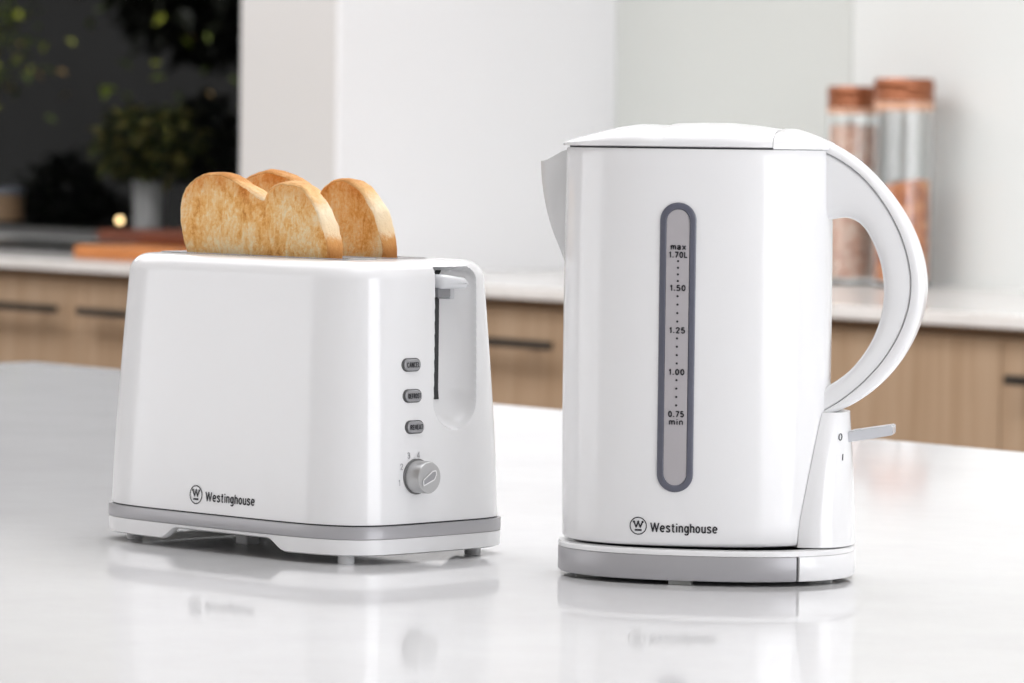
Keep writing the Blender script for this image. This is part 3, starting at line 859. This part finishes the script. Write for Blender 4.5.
# potted herb on the ledge
def potted(name, label, u, v_, r, h, m, fol, fr, n, lm, lsz, seed):
    t = thing(name, label, 'potted plant', (u, v_, .900), 0, 'potted plants outside the window')
    prof = [(.001, 0), (r*.86, 0), (r*.88, .003), (r*.98, h-.008), (r*1.03, h-.006), (r*1.03, h), (r*.95, h), (r*.9, h-.015), (.001, h-.015)]
    vv, ff = loft(lathe(prof)); obj('pot', vv, ff, m, t, 40)
    vv, ff = join(*[stem_mesh([(0, 0, h-.016), (dx*.4, dy*.4, h+.03), (dx, dy, h+fol*.6)], (.0025, .002, .001)) for dx, dy in ((.02, 0), (-.025, .02), (0, -.02), (.03, .03), (-.04, -.01))])
    obj('stems', vv, ff, BARK, t, 40)
    vv, ff = leaves(n, inball((0, 0, h+fol*.55), (fr, fr, fol*.6)), lsz, seed)
    obj('foliage', vv, ff, lm, t, 0)
potted('potted_herb', 'leafy green herb in a ribbed zinc pot outside the dark window', -7.515, 4.95, .034, .12, POTM, .13, .110, 900, LEAFPLANT, .026, 3)
potted('potted_shrub', 'dark leafed plant in a dull pot beside the zinc pot', -7.62, 5.15, .036, .12, POTD, .15, .080, 700, LEAFDARK, .03, 4)
# small canister at the far left
cn = thing('canister', 'small tan and blue-grey canister with a dark base, far left outside the window', 'canister', (-8.062, 4.95, .900))
vv, ff = loft(lathe([(.001, 0), (.046, 0), (.046, .028), (.001, .028)])); obj('base', vv, ff, DARK, cn, 40)
vv, ff = loft(lathe([(.001, .028), (.040, .028), (.040, .082), (.001, .082)])); obj('body', vv, ff, CANT, cn, 40)
vv, ff = loft(lathe([(.001, .082), (.043, .082), (.043, .094), (.030, .097), (.001, .097)])); obj('lid', vv, ff, CANB, cn, 40)
# glowing garden globe
gl = thing('globe_lamp', 'tiny warm glowing globe lamp left of the zinc pot', 'lamp', (-7.698, 5.0, .900))
vv, ff = loft(lathe([(.001, 0), (.012, 0), (.012, .006), (.003, .010), (.003, .030), (.001, .030)], 20)); obj('stand', vv, ff, DARK, gl, 40)
bm = bmesh.new(); bmesh.ops.create_uvsphere(bm, u_segments=20, v_segments=14, radius=.0068)
for v_ in bm.verts: v_.co.z += .036
bobj('globe', bm, emis('globe_glow', (1, .72, .35), 5), gl, 60)
# rounded dark shrub behind the cooktop
def shrub(name, label, c, r, n, lm, size, seed, trunk, group=None, shell=.0):
    t = thing(name, label, 'tree' if 'tree' in name else 'shrub', (c[0], c[1], -.02), 0, group)
    vv, ff = leaves(n, inball((0, 0, c[2]+.02), r, shell), size, seed); obj('foliage', vv, ff, lm, t, 0)
    vv, ff = stem_mesh(trunk, [.06-.03*i/(len(trunk)-1) for i in range(len(trunk))], 10); obj('trunk', vv, ff, BARK, t, 40)
    return t
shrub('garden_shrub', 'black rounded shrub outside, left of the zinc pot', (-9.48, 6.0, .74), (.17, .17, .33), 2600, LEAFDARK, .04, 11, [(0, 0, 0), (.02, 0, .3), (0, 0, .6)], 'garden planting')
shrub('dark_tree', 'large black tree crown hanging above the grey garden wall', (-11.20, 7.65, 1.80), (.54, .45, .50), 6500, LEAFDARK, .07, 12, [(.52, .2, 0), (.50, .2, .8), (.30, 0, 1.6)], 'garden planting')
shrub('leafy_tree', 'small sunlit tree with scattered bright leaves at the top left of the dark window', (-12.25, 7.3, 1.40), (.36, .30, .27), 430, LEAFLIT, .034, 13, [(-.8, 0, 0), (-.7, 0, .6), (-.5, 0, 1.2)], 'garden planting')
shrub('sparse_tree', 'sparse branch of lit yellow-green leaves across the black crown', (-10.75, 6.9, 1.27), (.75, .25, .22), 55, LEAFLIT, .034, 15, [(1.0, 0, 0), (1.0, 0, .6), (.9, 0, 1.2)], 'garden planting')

# ================================================================== LIGHT
def area(name, loc, rot, sx, sy, power, col=(1, 1, 1)):
    l = bpy.data.lights.new(name, 'AREA'); l.shape = 'RECTANGLE'; l.size = sx; l.size_y = sy; l.energy = power; l.color = col
    o = bpy.data.objects.new(name, l); link(o); o.location = loc; o.rotation_euler = rot
    return o
area('key_light_right', (UR-.05, 2.6, 1.55), (0, math.radians(90), 0), 2.0, 3.4, 118, (.97, .985, 1.03))  # added key light at the right wall, no window opening there
area('fill_light_island', (-3.2, 1.4, HC-.03), (0, 0, 0), 4.6, 1.4, 43, (.99, 1, 1.03))  # added soft light over the island, no ceiling fixture behind it
area('fill_light_aisle', (-5.2, 2.95, HC-.03), (0, 0, 0), 7.0, .8, 118, (.99, 1, 1.035))  # unseen fill added above the aisle to lift the far island top
area('fill_light_left', (-5.9, VF+.05, 1.5), (math.radians(90), 0, 0), 4.4, 2.0, 58, (.99, 1, 1.03))  # added fill at the front wall, which has no window
sun = bpy.data.lights.new('sun', 'SUN'); sun.energy = 3; sun.angle = .02; so = bpy.data.objects.new('sun', sun); link(so); so.rotation_euler = (math.radians(48), math.radians(-12), 0)
w = bpy.data.worlds.new('world'); sc.world = w; w.use_nodes = True
w.node_tree.nodes['Background'].inputs[0].default_value = (.6, .65, .7, 1)
w.node_tree.nodes['Background'].inputs[1].default_value = .12

# ================================================================== CAMERA
cam = bpy.data.cameras.new('camera'); co = bpy.data.objects.new('camera', cam); link(co)
cam.sensor_width = 36; cam.lens = 4500/1024*36; cam.clip_start = .05
pitch = math.atan((341.5-125)/4500)
M = Matrix.Rotation(AL, 4, 'Z') @ Matrix.Rotation(PI/2-pitch, 4, 'X') @ Matrix.Rotation(.012, 4, 'Z')
M.translation = (0, 0, TOP+.239)
co.matrix_world = M
cam.dof.use_dof = True; cam.dof.focus_distance = 2.43; cam.dof.aperture_fstop = cam.lens/8.5
sc.camera = co
sc.view_settings.view_transform = 'Standard'; sc.view_settings.look = 'None'
sc.view_settings.gamma = 1; sc.view_settings.exposure = -.04; sc.view_settings.use_curve_mapping = False
sc.cycles.use_denoising = True
sc.cycles.max_bounces = 10; sc.cycles.transmission_bounces = 8; sc.cycles.sample_clamp_indirect = 8
